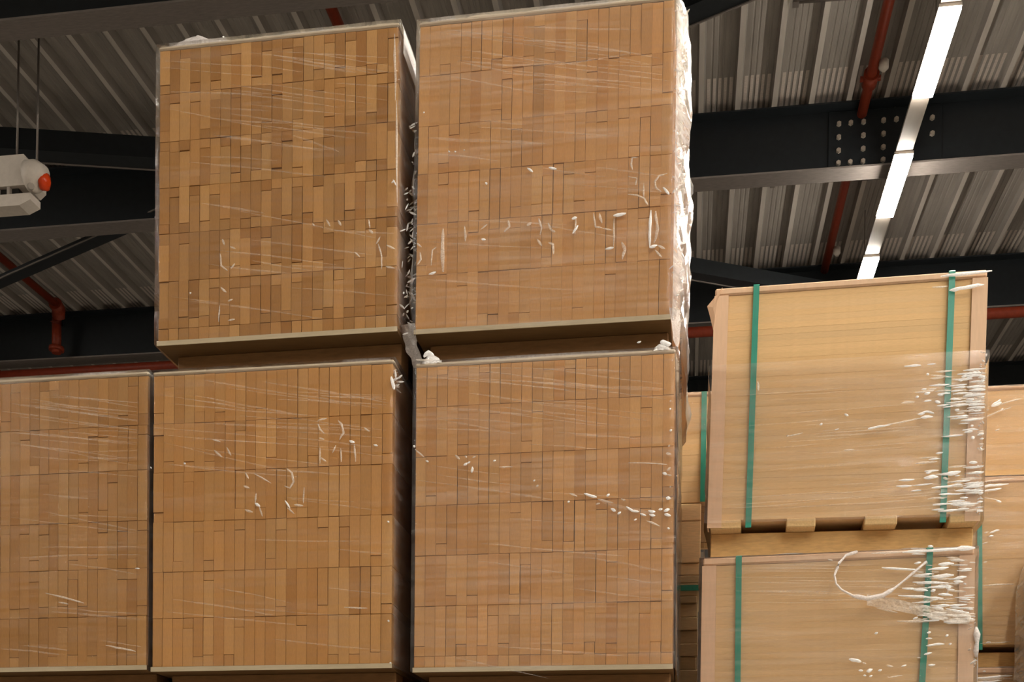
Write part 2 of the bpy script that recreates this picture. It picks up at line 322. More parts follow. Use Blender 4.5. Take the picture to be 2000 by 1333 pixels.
 'R1': [(17.6,1,308,811,354,818,410,824),(9.6,0,256,826,302,826),(14.4,1,280,860,353,862,432,864),(9.6,0,97,388,159,402),(11.2,1,75,388,97,392,141,396),(9.6,0,136,398,252,416),(8.0,1,250,582,274,584),(12.8,1,247,550,256,551),(9.6,0,260,549,327,539),(12.8,1,352,537,370,543),(11.2,0,274,516,294,518),(11.2,1,217,480,226,484),(11.2,1,242,490,260,494),(9.6,1,224,427,252,433,274,428),(14.4,1,234,417,271,417),(11.2,1,321,471,353,466),(9.6,1,282,450,316,452),(12.8,1,275,464,292,460),(11.2,1,174,219,221,221),(11.2,1,167,200,215,200),(16.0,1,249,224,292,227),(19.2,1,313,235,359,239),(12.8,1,255,240,273,244),(11.2,1,274,191,324,195,366,200),(19.2,1,378,192,420,198),(11.2,0,223,271,288,275),(14.4,1,383,267,407,268),(12.8,1,384,380,393,383),(14.4,1,385,345,397,347),(12.8,1,413,308,419,311),(8.0,0,3,322,35,322),(9.6,1,1,438,14,432),(8.0,0,-175,375,-126,383),(9.6,1,-75,407,-65,410),(8.0,1,-27,388,-14,392),(6.4,0,-178,375,-171,379),(11.2,0,-275,558,-271,528),(10.7,1,322,448,382,450),(9.6,1,347,120,388,123),(6.8,1,323,406,376,410),(7.3,1,359,475,424,478),(10.3,0,339,429,403,432),(8.3,0,398,501,424,501),(9.1,1,330,208,388,212),(8.4,1,298,352,362,355),(7.4,0,364,126,379,127),(11.4,1,251,245,293,247),(11.7,1,333,239,347,240),(8.2,1,299,445,330,446),(6.9,1,339,548,391,549),(8.8,1,391,235,427,236),(8.8,1,411,113,429,114),(9.0,0,401,184,428,185),(7.4,1,216,201,277,205),(10.1,0,327,192,378,195),(8.3,1,279,137,345,141),(11.0,1,386,232,424,235),(11.1,0,388,253,419,254),(8.4,0,341,423,364,425),(9.5,0,383,235,412,235),(10.2,1,242,466,265,468),(11.8,1,282,485,300,485),(7.7,0,343,528,387,529),(9.5,0,274,496,325,498),(11.0,1,350,134,415,139),(11.8,0,374,171,416,172),(11.5,1,365,480,394,481),(9.1,0,260,538,298,539),(8.7,1,279,139,319,140),(11.8,1,375,494,424,496),(9.1,1,359,157,384,157),(9.1,1,298,232,344,235),(10.4,1,339,136,366,139),(7.8,1,410,526,423,526),(10.3,0,384,191,428,194),(9.0,0,319,452,380,453),(7.2,1,365,252,427,256),(7.7,0,351,498,366,498),(10.3,1,354,400,420,403),(10.4,1,356,558,423,560),(7.0,1,357,477,372,478),(6.9,1,386,558,399,557),(7.2,1,339,546,390,548),(7.7,0,312,217,327,218),(7.4,0,235,287,288,289),(8.9,1,384,492,424,493),(7.2,0,297,157,313,157),(11.6,0,396,514,423,515),(8.8,0,371,234,427,238),(6.6,1,341,227,356,228),(9.0,0,307,222,319,221),(6.8,0,349,505,398,507),(10.2,1,370,504,423,505),(10.2,1,374,479,424,481),(7.3,1,372,502,424,504),(7.4,1,322,168,371,171),(11.7,1,180,580,230,582),(6.6,0,286,194,308,194),(9.2,0,364,404,425,407),(11.1,1,335,435,349,435),(7.7,0,340,201,362,204),(7.6,1,365,451,424,452),(11.5,1,332,529,384,530),(10.8,1,296,169,334,172),(11.8,1,361,538,415,540),(11.4,1,295,117,356,120),(10.7,1,375,190,423,193),(7.9,0,284,557,335,559),(8.2,1,373,179,411,181),(8.8,1,308,457,366,460),(6.5,1,393,507,423,507),(7.2,0,368,428,414,430),(8.8,1,331,511,369,514),(9.6,1,234,505,249,506),(9.3,0,394,472,422,472),(8.6,1,376,447,421,448),(8.0,0,371,450,424,452),(8.5,1,355,539,411,542),(9.8,1,325,147,374,150),(10.9,1,326,505,367,506),(10.7,1,343,526,356,526),(10.3,0,263,157,325,161),(11.9,1,368,465,392,467),(9.8,1,361,506,423,507),(7.0,1,253,221,279,223),(10.7,1,360,370,407,371),(8.8,1,262,282,297,284),(6.6,1,406,124,429,127),(10.3,0,328,469,375,471),(9.0,1,283,299,305,302),(10.2,1,394,551,406,550),(11.0,0,324,255,375,258),(11.0,1,344,413,376,415),(11.7,1,366,363,391,364),(11.8,0,174,465,214,467),(12.0,0,215,496,273,500),(8.1,1,314,413,356,416),(10.4,1,388,430,414,430),(7.8,1,369,177,428,180),(9.5,0,380,469,394,470),(9.3,0,414,195,428,196),(10.8,1,323,495,357,496),(8.8,0,323,529,346,531),(11.8,0,389,457,424,459),(9.9,0,322,139,334,140),(7.5,1,367,202,428,204),(8.4,1,375,505,392,506),(7.6,1,212,183,243,186),(8.5,1,376,520,423,522),(9.5,0,327,446,353,448),(9.2,1,285,488,320,489),(10.7,1,367,189,428,193),(11.6,0,376,116,427,119),(6.7,1,378,421,425,422),(7.2,1,370,197,428,201),(7.1,0,318,468,371,470),(7.9,0,328,459,382,461),(11.3,0,359,217,403,220),(6.5,1,379,232,421,233),(10.4,1,393,201,411,202),(9.7,1,367,457,417,459),(10.2,1,359,545,423,547),(11.5,1,346,180,387,182),(7.2,0,337,494,374,495),(9.2,1,365,533,385,535),(9.2,0,318,207,361,208),(8.0,1,331,137,389,141),(7.1,0,307,452,371,455),(11.8,1,383,548,397,549),(8.1,1,330,142,391,144),(11.7,0,257,504,280,506),(11.7,1,390,438,424,439),(7.0,0,341,504,380,506),(7.9,1,276,122,313,124),(9.9,0,391,464,424,465),(10.0,1,257,515,317,517),(7.8,1,308,511,360,512),(7.7,1,365,459,401,460),(9.1,1,328,485,384,487),(6.5,1,392,501,414,503),(6.7,1,296,235,342,237),(10.6,0,356,129,404,132),(9.8,0,281,233,333,235),(6.6,1,278,192,337,196),(8.6,1,371,439,420,441),(9.7,0,275,558,324,558),(9.5,0,342,117,385,120),(6.7,1,373,432,393,433),(9.3,1,390,177,428,178),(11.4,0,376,552,390,553),(7.4,1,367,171,428,173),(11.4,1,226,427,246,428),(11.3,0,375,195,428,198),(7.5,1,374,250,425,253),(6.9,1,348,390,381,392),(11.7,0,359,483,410,485),(8.5,0,364,430,402,431),(8.2,0,364,215,424,217),(9.4,0,400,468,422,470),(9.1,0,409,323,424,325),(11.5,1,402,533,422,535),(11.7,1,413,169,427,172),(10.5,1,407,519,422,522),(11.1,1,410,142,427,145),(10.1,1,404,353,424,356),(8.3,0,403,363,424,365),(8.4,1,412,438,423,441),(8.5,1,412,438,423,441),(9.6,1,408,535,422,538),(8.5,0,404,358,424,360),(10.2,0,403,252,425,254),(9.4,1,410,469,422,472),(9.7,1,412,339,424,341),(10.2,0,410,306,425,309),(4.8,2,-178,357,-81,359,17,363),(4.8,2,41,332,157,336,273,340),(4.8,2,-92,370,62,372,214,379),(4.8,2,-169,450,4,454,176,460),(4.8,2,-335,515,-156,518,21,524),(4.8,2,-352,158,-258,161,-167,166),(4.8,2,-246,268,-80,274,83,282),(4.8,2,-165,508,-64,509,37,513),(4.8,2,-49,381,95,383,237,389),(4.8,2,26,166,181,172,335,180),(4.8,2,-298,180,-154,186,-13,192),(4.8,2,-83,387,11,389,105,393),(4.8,2,-202,161,-20,168,158,177),(4.8,2,72,128,199,133,324,140),(4.8,2,98,162,194,165,286,171),(4.8,2,-31,211,107,215,241,223),(4.8,2,-303,415,-167,418,-34,423),(4.8,2,-186,142,-73,146,39,152),(4.8,2,-171,268,-12,273,144,281),(4.8,2,-246,340,-160,341,-74,346),(4.8,2,-62,184,48,187,157,194),(4.8,2,-103,315,43,319,184,325),(4.8,2,-4,147,113,151,229,158),(4.8,2,-87,379,13,381,113,386),(4.8,2,-362,147,-214,151,-68,161),(4.8,2,-130,408,-45,410,41,414),],
 'R2': [(14.4,1,205,867,312,869,418,870),(22.4,1,361,870,421,872),(11.2,0,111,868,220,868),(11.2,1,143,821,190,814,252,810),(12.8,1,283,808,344,812),(11.2,1,382,803,412,806),(19.2,1,313,823,359,825),(20.8,1,295,788,359,787),(11.2,1,237,771,344,764),(16.0,1,359,776,397,781),(14.4,1,359,770,387,765),(12.8,1,283,753,344,751),(14.4,1,237,748,283,743),(11.2,1,206,753,253,748),(11.2,1,194,730,268,724,330,716),(12.8,1,337,748,352,751),(12.8,1,314,729,357,725),(11.2,1,291,740,306,743),(14.4,1,300,688,330,683),(11.2,1,338,683,406,668),(12.8,1,269,672,303,663),(16.0,1,331,643,376,640,406,642),(9.6,0,192,649,285,644),(14.4,1,285,659,331,651),(12.8,1,361,663,400,659),(11.2,1,226,690,235,688),(11.2,0,129,693,192,675),(11.2,1,239,654,254,660),(11.2,1,124,611,134,615),(9.6,1,282,610,294,612),(9.6,1,279,591,298,591),(9.6,1,280,568,309,572,335,572),(9.6,1,337,596,346,601),(9.6,1,274,542,298,547),(8.0,1,347,571,356,574),(14.4,1,47,530,69,527,85,521),(8.0,0,88,519,100,515),(11.2,1,77,494,91,494),(14.4,1,101,492,120,497),(11.2,1,137,492,148,495),(9.6,1,92,479,101,478),(9.6,1,110,474,120,477),(9.6,0,163,509,182,505),(9.6,1,207,505,222,509),(9.6,1,287,506,308,509),(8.0,0,167,470,210,477),(8.0,0,253,530,265,531),(8.0,0,-23,854,-7,850),(12.8,1,281,883,297,881),(4.9,0,380,703,407,700),(9.1,0,388,748,423,746),(6.3,1,261,681,278,682),(6.1,1,292,696,325,693),(5.0,1,290,712,313,713),(8.2,1,398,681,418,679),(8.4,0,409,666,424,664),(4.8,1,371,832,390,833),(5.6,0,370,664,423,666),(7.3,1,320,655,340,656),(8.4,0,308,767,352,762),(8.5,1,233,859,273,859),(7.9,0,344,764,361,762),(5.0,1,316,728,340,728),(5.4,1,353,691,377,688),(7.0,0,260,679,271,679),(10.2,0,250,707,299,709),(8.3,0,334,755,360,752),(9.2,0,248,751,286,751),(7.4,0,232,796,280,795),(5.3,0,307,705,366,702),(8.7,0,337,735,345,736),(5.8,1,394,656,424,658),(10.2,1,272,648,318,647),(10.3,1,316,694,324,692),(5.2,1,374,706,404,702),(5.5,1,388,683,395,683),(5.4,0,268,715,330,714),(6.5,1,335,759,349,756),(7.2,1,367,684,421,684),(6.5,1,251,749,259,746),(7.2,0,262,648,283,651),(9.2,1,340,743,363,742),(8.6,0,393,644,425,643),(7.1,0,349,833,389,831),(9.6,1,329,651,347,654),(7.2,0,382,666,424,664),(6.1,1,405,827,422,825),(9.6,1,381,650,418,650),(6.6,0,340,838,399,834),(6.9,1,246,694,289,693),(7.1,0,289,802,316,800),(5.0,0,272,825,298,821),(5.9,1,344,775,374,777),(6.7,0,411,645,425,647),(6.6,1,351,820,400,818),(7.5,0,243,691,278,690),(8.8,1,238,792,287,792),(9.1,0,381,659,424,656),(6.0,0,314,712,360,713),(8.8,1,314,758,353,754),(6.6,1,361,658,406,658),(5.2,1,355,762,376,761),(7.6,1,301,665,361,663),(10.3,0,343,740,396,736),(8.9,1,391,659,405,660),(7.3,1,283,659,297,655),(9.2,0,337,845,377,840),(6.1,1,382,672,405,671),(7.1,1,249,767,291,764),(7.4,1,348,686,388,685),(8.8,0,386,670,400,668),(6.6,0,286,664,343,660),(5.2,0,247,808,259,808),(6.7,1,391,648,424,648),(8.9,0,246,654,268,651),(7.3,1,388,761,397,759),(7.9,0,310,671,323,672),(8.0,0,312,776,353,778),(6.1,1,390,722,423,724),(7.4,1,368,802,412,800),(5.8,1,235,789,295,785),(7.5,1,340,661,397,662),(6.3,1,275,689,332,690),(7.2,1,371,676,388,677),(9.3,0,346,662,406,657),(9.6,0,249,691,270,689),(7.8,1,377,713,409,710),(5.1,1,343,660,400,660),(8.6,0,388,659,424,655),(6.5,0,274,788,313,786),(6.8,1,236,706,293,706),(10.2,1,241,830,262,832),(8.9,1,347,649,394,649),(10.2,0,359,650,379,651),(5.7,1,246,803,269,801),(5.7,1,349,835,383,836),(9.7,1,314,652,327,654),(8.4,1,295,694,347,696),(9.1,1,319,681,332,680),(6.2,0,266,653,286,656),(10.3,1,294,672,339,670),(6.5,0,275,831,282,829),(7.3,0,252,764,266,765),(8.7,0,406,702,418,700),(5.2,1,292,665,327,661),(6.3,0,304,713,316,715),(7.5,1,252,665,283,664),(9.5,1,371,782,380,780),(5.3,0,320,674,339,672),(5.8,0,275,680,303,679),(6.6,1,363,718,422,716),(8.6,0,373,647,396,648),(9.7,0,298,659,337,661),(6.1,0,366,647,396,643),(8.5,0,371,808,406,805),(6.3,0,288,781,330,779),(9.0,1,255,795,301,795),(9.7,1,342,693,400,694),(8.4,1,318,694,350,693),(4.0,2,-353,810,40,792),(4.0,2,-324,764,-136,754),(4.0,2,-123,748,207,733),(4.0,2,-299,760,55,743),(4.0,2,-305,839,31,822),(4.0,2,-222,748,12,737),(4.0,2,-227,760,25,748),(4.0,2,-307,726,80,710),(4.0,2,112,727,301,717),(4.0,2,-158,833,17,822),(4.0,2,-92,727,259,712),(4.0,2,-126,790,255,772),(4.0,2,-261,847,101,829),(4.0,2,10,772,396,754),(4.0,2,-73,748,254,733),(4.0,2,-263,790,-44,779),(4.0,2,-113,728,23,720),(4.0,2,110,760,398,746),(4.0,2,-148,791,150,776),(4.0,2,-131,773,237,756),(4.0,2,11,730,327,716),(4.0,2,-275,764,-9,751),(4.0,2,-272,827,117,809),(4.0,2,25,820,368,803),],
}

# ------------------------------------------------------------------ the hall
FLOOR = -0.09
X0, X1, Y0, Y1 = -22.0, 12.0, -17.0, 26.0
DECK_Z = 9.88
struct(box('floor', X0, X1, Y0, Y1, FLOOR - .2, FLOOR, M['floor']))
struct(box('wall_left', X0 - .2, X0, Y0, Y1, FLOOR, DECK_Z + .15, M['wall']))
struct(box('wall_right', X1, X1 + .2, Y0, Y1, FLOOR, DECK_Z + .15, M['wall']))
struct(box('wall_back', X0, X1, Y1, Y1 + .2, FLOOR, DECK_Z + .15, M['wall']))
struct(box('wall_front', X0, X1, Y0 - .2, Y0, FLOOR, DECK_Z + .15, M['wall']))


def roof_deck():
    """Steel roof deck: narrow ribs hanging between broad grooved pans, running in depth."""
    P, off = .405, .83
    prof = [(-.028, 0), (.028, 0), (.046, .105), (.100, .105), (.106, .111), (.118, .111), (.124, .105), (.160, .105), (.166, .111), (.178, .111), (.184, .105),
            (.220, .105), (.226, .111), (.238, .111), (.244, .105), (.280, .105), (.286, .111), (.298, .111), (.304, .105), (.359, .105)]
    bm = bmesh.new()
    prev = None
    k0 = int((X0 - off) / P) - 1
    k1 = int((X1 - off) / P) + 1
    for k in range(k0, k1 + 1):
        for dx, dz in prof:
            x = off + k * P + dx
            if x < X0 - .05 or x > X1 + .05:
                continue
            cur = (bm.verts.new((x, Y0, DECK_Z + dz)), bm.verts.new((x, Y1, DECK_Z + dz)))
            if prev:
                fc = bm.faces.new((prev[0], prev[1], cur[1], cur[0]))
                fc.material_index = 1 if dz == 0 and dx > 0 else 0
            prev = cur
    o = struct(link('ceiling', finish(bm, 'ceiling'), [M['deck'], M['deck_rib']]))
    bm = bmesh.new()                                      # light seen past the beam tops, painted as pale strips under the pans
    for by in BEAMS:
        for k in range(k0 + 1, k1):
            x = off + k * P
            if not (X0 + .2 < x < X1 - .2):
                continue
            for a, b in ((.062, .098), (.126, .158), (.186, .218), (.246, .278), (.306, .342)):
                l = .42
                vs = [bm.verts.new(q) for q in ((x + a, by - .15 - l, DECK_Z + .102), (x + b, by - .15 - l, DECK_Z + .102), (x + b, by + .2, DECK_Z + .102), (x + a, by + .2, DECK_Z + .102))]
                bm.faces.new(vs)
    lp = link('sheet_lap', finish(bm, 'sheet_lap'), M['lap'], o)
    lp['kind'] = 'stuff'
    return o


BEAMS = [5.9, 9.70, 13.07, 16.7, 20.4]
roof_deck()


def roof_beam(y, label, splice=False):
    t = thing('roof_beam', label, 'roof beam', (0, y, DECK_Z - .73), group='roof beams')
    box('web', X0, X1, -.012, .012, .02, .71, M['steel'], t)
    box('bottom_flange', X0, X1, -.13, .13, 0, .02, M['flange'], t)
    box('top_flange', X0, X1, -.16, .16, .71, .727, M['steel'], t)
    if splice:
        p = box('splice_plate', 1.44, 2.66, -.032, -.012, .04, .69, M['steel'], t, .003)
        xs = [1.551, 1.679, 1.817, 2.033, 2.17, 2.30]
        pts = [(x, z) for i, x in enumerate(xs) for j, z in enumerate((.55, .40, .25, .11)) if not (i in (1, 4) and j in (1, 2))]
        pts += [(2.552, .535), (2.554, .36)]
        bmx = bmesh.new()
        bmesh.ops.create_cone(bmx, cap_ends=True, segments=6, radius1=.030, radius2=.026, depth=.03, matrix=Matrix.Rotation(R(90), 4, 'X'))
        me = finish(bmx, 'bolt')
        me.materials.append(M['bolt'])
        for x, z in pts:
            link('bolt', me, None, p, (x, -.047, z))
    return t


roof_beam(5.9, 'dark steel roof beam above the frame, nearest the camera')
roof_beam(9.70, 'dark steel roof beam crossing the top left corner above the grooved deck')
roof_beam(13.07, 'dark steel roof beam with pale bolts behind the light strip', True)
roof_beam(16.7, 'dark steel roof beam with the red cross pipe along its bottom')
roof_beam(20.4, 'farthest dark steel roof beam, beyond the red cross pipe')


def brace(label, a, b, wd=.2, z=DECK_Z - .56):
    a, b = Vector((*a, z)), Vector((*b, z))
    d = (b - a)
    t = thing('roof_brace', label, 'roof brace', a, math.atan2(d.y, d.x), group='diagonal roof braces')
    L = d.length
    box('angle_leg', 0, L, -wd / 2, wd / 2, 0, .014, M['steel'], t)
    box('upright_leg', 0, L, -wd / 2, -wd / 2 + .014, .014, wd, M['steel'], t)
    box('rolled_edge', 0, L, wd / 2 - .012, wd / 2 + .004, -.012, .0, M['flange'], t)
    return t


brace('dark diagonal steel brace sloping from the hanging heater side down to the far left', (-6.3, 12.98), (-14.3, 16.6))
brace('dark diagonal steel brace behind the strapped board pallets, sloping to the far beam', (-4.45, 13.4), (2.95, 16.95))
brace('dark diagonal steel brace above the tall bundle, crossing the grooved deck toward the strip', (-5.3, 13.0), (1.95, 9.66), .24)
brace('dark diagonal steel brace just behind the hanging white heater', (-14.5, 10.1), (-3.0, 12.9), .24)


def pipe_y(label, x, y0, y1, r=.056, z=9.80, couplings=(), heads=()):
    t = thing('sprinkler_pipe', label, 'pipe', (x, y0, z), group='red sprinkler pipes')
    L = y1 - y0
    tube('pipe_run', [(0, 0, 0), (0, L, 0)], r, M['pipe'], t, 14)
    for y in couplings:
        c = tube('coupling', [(0, y - y0 - .09, 0), (0, y - y0 + .09, 0)], r * 1.45, M['pipe'], t, 14)
        tube('coupling_lug', [(-r * 1.9, y - y0, 0), (r * 1.9, y - y0, 0)], .03, M['pipe'], c, 8)
    for y in heads:
        tube('sprinkler_head', [(.09, y - y0, -.02), (.09, y - y0, -.10), (.09, y - y0, -.13)], [.05, .05, .02], M['white'], t, 10)
    return t


pipe_y('straight red sprinkler pipe under the deck beside the light strip', 1.80, 4, 16.55, couplings=(12.45, 14.1), heads=(12.15, 15.9))
p = pipe_y('red sprinkler pipe at far left with a vertical drop to the cross pipe', -9.80, 10.0, 16.25, couplings=(14.3,), heads=())
tube('elbow', [(0, 6.10, 0), (-.02, 6.24, -.02), (-.08, 6.33, -.10), (-.12, 6.35, -.20)], .10, M['pipe'], p, 12)
tube('drop_pipe', [(-.12, 6.35, -.10), (-.12, 6.36, -.66)], .07, M['pipe'], p, 12)
tube('flange_ring', [(-.12, 6.36, -.56), (-.12, 6.36, -.62)], .115, M['pipe'], p, 12)
pipe_y('short red sprinkler pipe seen above the upper left lath bundle', -3.6, 4, 12.7)
t = thing('cross_pipe', 'long horizontal red pipe running along the bottom of the far roof beam', 'pipe', (-16, 16.3, 8.98))
tube('pipe_run', [(0, .45, 0), (7.6, .36, 0), (16, .22, .02), (22, .12, .03), (27.8, .0, .04)], .075, M['pipe'], t, 14)
for x in (4.8, 13.0, 17.9):
    tube('coupling', [(x - .09, .40 - x * .0115, .0), (x + .09, .40 - x * .0115, .0)], .125, M['pipe'], t, 14)
for lab, y, xa, xb in (('thin steel tie rod under the deck at the top of the light strip', 11.3, .9, 2.3), ('thin steel tie rod under the deck just beyond the bolted beam', 14.4, .9, 2.4)):
    t = thing('tie_rod', lab, 'rod', (xa, y, DECK_Z - .02))
    tube('rod', [(0, 0, 0), (xb - xa, .05, 0)], .014, M['wire'], t, 6)
    for x in (.02, xb - xa - .02):
        box('clip', x - .03, x + .03, -.03, .05, -.02, .02, M['wire'], t)


# ------------------------------------------------------------------ lamps
def light_strip(label, x, y0, ks, z=8.93, base=10.30):
    t = thing('light_strip', label, 'lamp', (x, 0, z), group='rows of roof lamps')
    ya, yb = base + 2.145 * ks[0] - .5, base + 2.145 * ks[-1] + 1.25
    box('lamp_rail', -.085, .085, ya, yb, .0605, .095, M['rail'], t)
    for k in ks:
        y = base + 2.145 * k
        box('reflector', -.098, .098, y - .01, y + 1.19, .0302, .060, M['rail'], t)
        h = box('lamp_lens', -.092, .092, y, y + 1.18, 0, .030, M['lamp'], t)
        tube('hanger', [(0, y + .6, .095), (0, y + .6, DECK_Z - z)], .006, M['wire'], t, 5)
    return t


light_strip('row of glaring white lamps on a cream rail at upper right', 2.155, 0, list(range(-12, 3)))
light_strip('row of lamps straight above the board pallets, over the frame', 5.6, 0, list(range(-11, -1)))  # lamps added out of view to light the load fronts
light_strip('row of lamps over the far left aisle, beyond the frame', -11.5, 0, list(range(-11, 2)))  # lamps added out of view to lift the left deck by bounce
light_strip('row of lamps over the right aisle, beyond the frame', 8.9, 0, list(range(-11, 3)))  # lamps added out of view for more light from the right

# hanging heater, top left
t = thing('unit_heater', 'cream hanging unit heater with a red lens on two thin rods', 'heater', (-7.25, 10.5, 7.93))
bm = bmesh.new()
pr = [(-.62, .17), (.60, .17), (.66, .22), (.66, .38), (.58, .48), (-.62, .48)]
va = [bm.verts.new((x, -.14, z)) for x, z in pr]
vb = [bm.verts.new((x, .14, z)) for x, z in pr]
bm.faces.new(va[::-1]); bm.faces.new(vb)
for i in range(6):
    bm.faces.new((va[i], va[(i + 1) % 6], vb[(i + 1) % 6], vb[i]))
body = link('body', finish(bm, 'heater_body'), M['white'], t)
box('louvre_back', -.62, .50, -.09, .12, .09, .168, M['dark'], t)
for k in range(9):
    box('louvre', -.60 + k * .125, -.60 + k * .125 + .03, -.135, -.092, .09, .168, M['rail'], t)
bm = bmesh.new()
va = [bm.verts.new(q) for q in ((-.62, -.14, -.03), (.54, -.14, -.03), (.66, -.14, .02), (.66, -.14, .088), (-.62, -.14, .088))]
vb = [bm.verts.new((q.co.x, .04, q.co.z)) for q in va]
bm.faces.new(va[::-1]); bm.faces.new(vb)
for i in range(5):
    bm.faces.new((va[i], va[(i + 1) % 5], vb[(i + 1) % 5], vb[i]))
link('bottom_tray', finish(bm, 'bottom_tray'), M['white'], t)
cap = tube('end_cap', [(.62, -.1, .27), (.70, -.1, .27), (.755, -.1, .25), (.775, -.1, .23)], [.15, .15, .12, .04], M['white'], t, 14)
tube('red_lens', [(.74, -.07, .235), (.795, -.06, .225), (.81, -.06, .22)], [.085, .08, .03], M['red_lens'], cap, 12)
tube('pilot_cap', [(.70, -.2, .11), (.735, -.24, .09)], [.035, .03], M['rail'], cap, 10)
for x in (.42, .64):
    tube('hanger_rod', [(x, 0, .44 if x < .6 else .38), (x, 0, DECK_Z - 7.93)], .011, M['wire'], t, 6)


# ------------------------------------------------------------------ stretch film, its creases and painted glints
def film_mesh(w, d, z0, z1, amp=.004, seed=0, bulge=None, collar=.07, top=True):
    """A sleeve of film round a load, wrinkled, with a collar folded over the top edge. Slot 0 front, slot 1 the other sides."""
    rnd = random.Random(seed)
    so = rnd.uniform(0, 50)
    hw, hd, o = w / 2, d / 2, .005
    per = []
    for i in range(41):
        per.append((-hw - o + (w + 2 * o) * i / 40, -hd - o, 'f', 0, -1))
    for i in range(1, 24):
        per.append((hw + o, -hd - o + (d + 2 * o) * i / 23, 'r', 1, 0))
    for i in range(1, 8):
        per.append((hw + o - (w + 2 * o) * i / 7, hd + o, 'b', 0, 1))
    for i in range(1, 23):
        per.append((-hw - o, hd + o - (d + 2 * o) * i / 23, 'l', -1, 0))
    nz = 44
    bm = bmesh.new()
    rows = []
    for j in range(nz + 1):
        z = z0 + (z1 - z0) * j / nz
        row = []
        for x, y, s, nx, ny in per:
            q = Vector((x * 3 + so, y * 3, z * 16))
            a = amp * (.5 + .5 * noise.noise(q)) + amp * .6 * noise.noise(q * 2.7)
            if s in 'rl':
                bl = (bulge or {}).get(s, .004)
                if s == 'l' and bl > .02:
                    bl = .004 + (bl - .004) * max(0, min(1, (.72 - (z - z0)) / .2))
                if s == 'r' and .01 < bl < .02:
                    bl *= max(0.1, min(1, (.88 - (z - z0)) / .1))
                e = min((y + hd) / .12 + .25, (hd - y) / .12, 1)
                q2 = Vector((so + 9, y * 2.5, z * 9))
                a += bl * max(0, e) * (.55 + .6 * noise.noise(q2) + .3 * noise.noise(q2 * 3.1))
            row.append(bm.verts.new((x + nx * max(a, 0), y + ny * max(a, 0), z)))
        rows.append(row)
    n = len(per)
    for a, b in zip(rows, rows[1:]):
        for k in range(n):
            f = bm.faces.new((a[k], a[(k + 1) % n], b[(k + 1) % n], b[k]))
            f.smooth = True
            f.material_index = 0 if (per[k][2] == 'f' and per[(k + 1) % n][2] == 'f') else 1
    if top:
        prev = rows[-1]
        for st in (.35, 1.0):
            row = []
            for k, (x, y, s, nx, ny) in enumerate(per):
                sx = 1 - collar * st / hw
                sy = 1 - collar * st / hd
                q = Vector((x * 9 + so, y * 9, st))
                row.append(bm.verts.new((x * sx, y * sy, z1 + .004 + .008 * abs(noise.noise(q)) * (1.6 - st))))
            for k in range(n):
                f = bm.faces.new((prev[k], prev[(k + 1) % n], row[(k + 1) % n], row[k]))
                f.smooth = True
                f.material_index = 1
            prev = row
    return finish(bm, 'stretch_wrap')


def crease_glint_part(key, parent, yfront):
    """Small raised folds and crumples of the film on the front of a load: one mesh of short tapered ridges."""
    bm = bmesh.new()
    for width, bright, *c in GLINT_CREASES[key]:
        pts = [Vector((c[i] / 1000, yfront, c[i + 1] / 1000)) for i in range(0, len(c), 2)]
        out = [pts[0]]
        for a, b in zip(pts, pts[1:]):
            for k in range(1, 4):
                out.append(a.lerp(b, k / 3))
        n = len(out)
        hw = width / 2000 * (.8, .85, .9)[bright]
        prev = None
        for i, p in enumerate(out):
            t = (out[min(i + 1, n - 1)] - out[max(i - 1, 0)]).normalized()
            s = Vector((-t.z, 0, t.x))
            f = i / (n - 1)
            taper = (.35 + .65 * min(1, 4 * min(f, 1 - f) * 1.2)) * (.8 + .35 * noise.noise(p * 60))
            jig = s * hw * .5 * noise.noise(p * 45 + Vector((3, 1, 7)))
            h = (.002, .0045, .0012)[bright]
            cur = [bm.verts.new(p + jig - s * hw * taper), bm.verts.new(p + jig + Vector((0, -h * taper, 0)) + s * hw * .25 * taper), bm.verts.new(p + jig + s * hw * taper)]
            if prev:
                for k in (0, 1):
                    fc = bm.faces.new((prev[k], prev[k + 1], cur[k + 1], cur[k]))
                    fc.material_index = (1, 0, 2)[bright]
                    fc.smooth = True
            prev = cur
    o = link('film_crease', finish(bm, 'film_crease'), [M['crease'], M['crease_pale'], M['crease_faint']], parent)
    o['kind'] = 'stuff'
    o['label'] = 'shiny white creases in the clear film'
    return o


# ------------------------------------------------------------------ lath bundles
_lath = {}


def lath_mesh(wd, h, d):
    k = (round(wd * 1000), round(h * 1000), round(d * 100))
    if k in _lath:
        return _lath[k]
    wd, h = k[0] / 1000, k[1] / 1000
    a, c = .0005, .0007
    v = []
    for y, i in ((-d / 2, a), (-d / 2 + c, 0), (d / 2, 0)):
        v += [(-wd / 2 + i, y, -h / 2 + i), (wd / 2 - i, y, -h / 2 + i), (wd / 2 - i, y, h / 2 - i), (-wd / 2 + i, y, h / 2 - i)]
    f = [(0, 1, 2, 3), (11, 10, 9, 8)]
    for r in (0, 4):
        for i in range(4):
            f.append((r + i, r + 4 + i, r + 4 + (i + 1) % 4, r + (i + 1) % 4))
    me = bpy.data.meshes.new('lath')
    me.from_pydata(v, [], [tuple(reversed(q)) if 0 else q for q in f])
    bm = bmesh.new(); bm.from_mesh(me)
    bmesh.ops.recalc_face_normals(bm, faces=bm.faces)
    bm.to_mesh(me); bm.free()
    me.materials.append(M['lath'])
    _lath[k] = me
    return me


BASE_LATH = Vector((.53, .272, .092))


def tone(rnd, v, warm=0.0):
    c = BASE_LATH * v
    return (c.x * (1 + .02 * warm), c.y * (1 - .05 * warm), c.z * (1 - .14 * warm), 1)


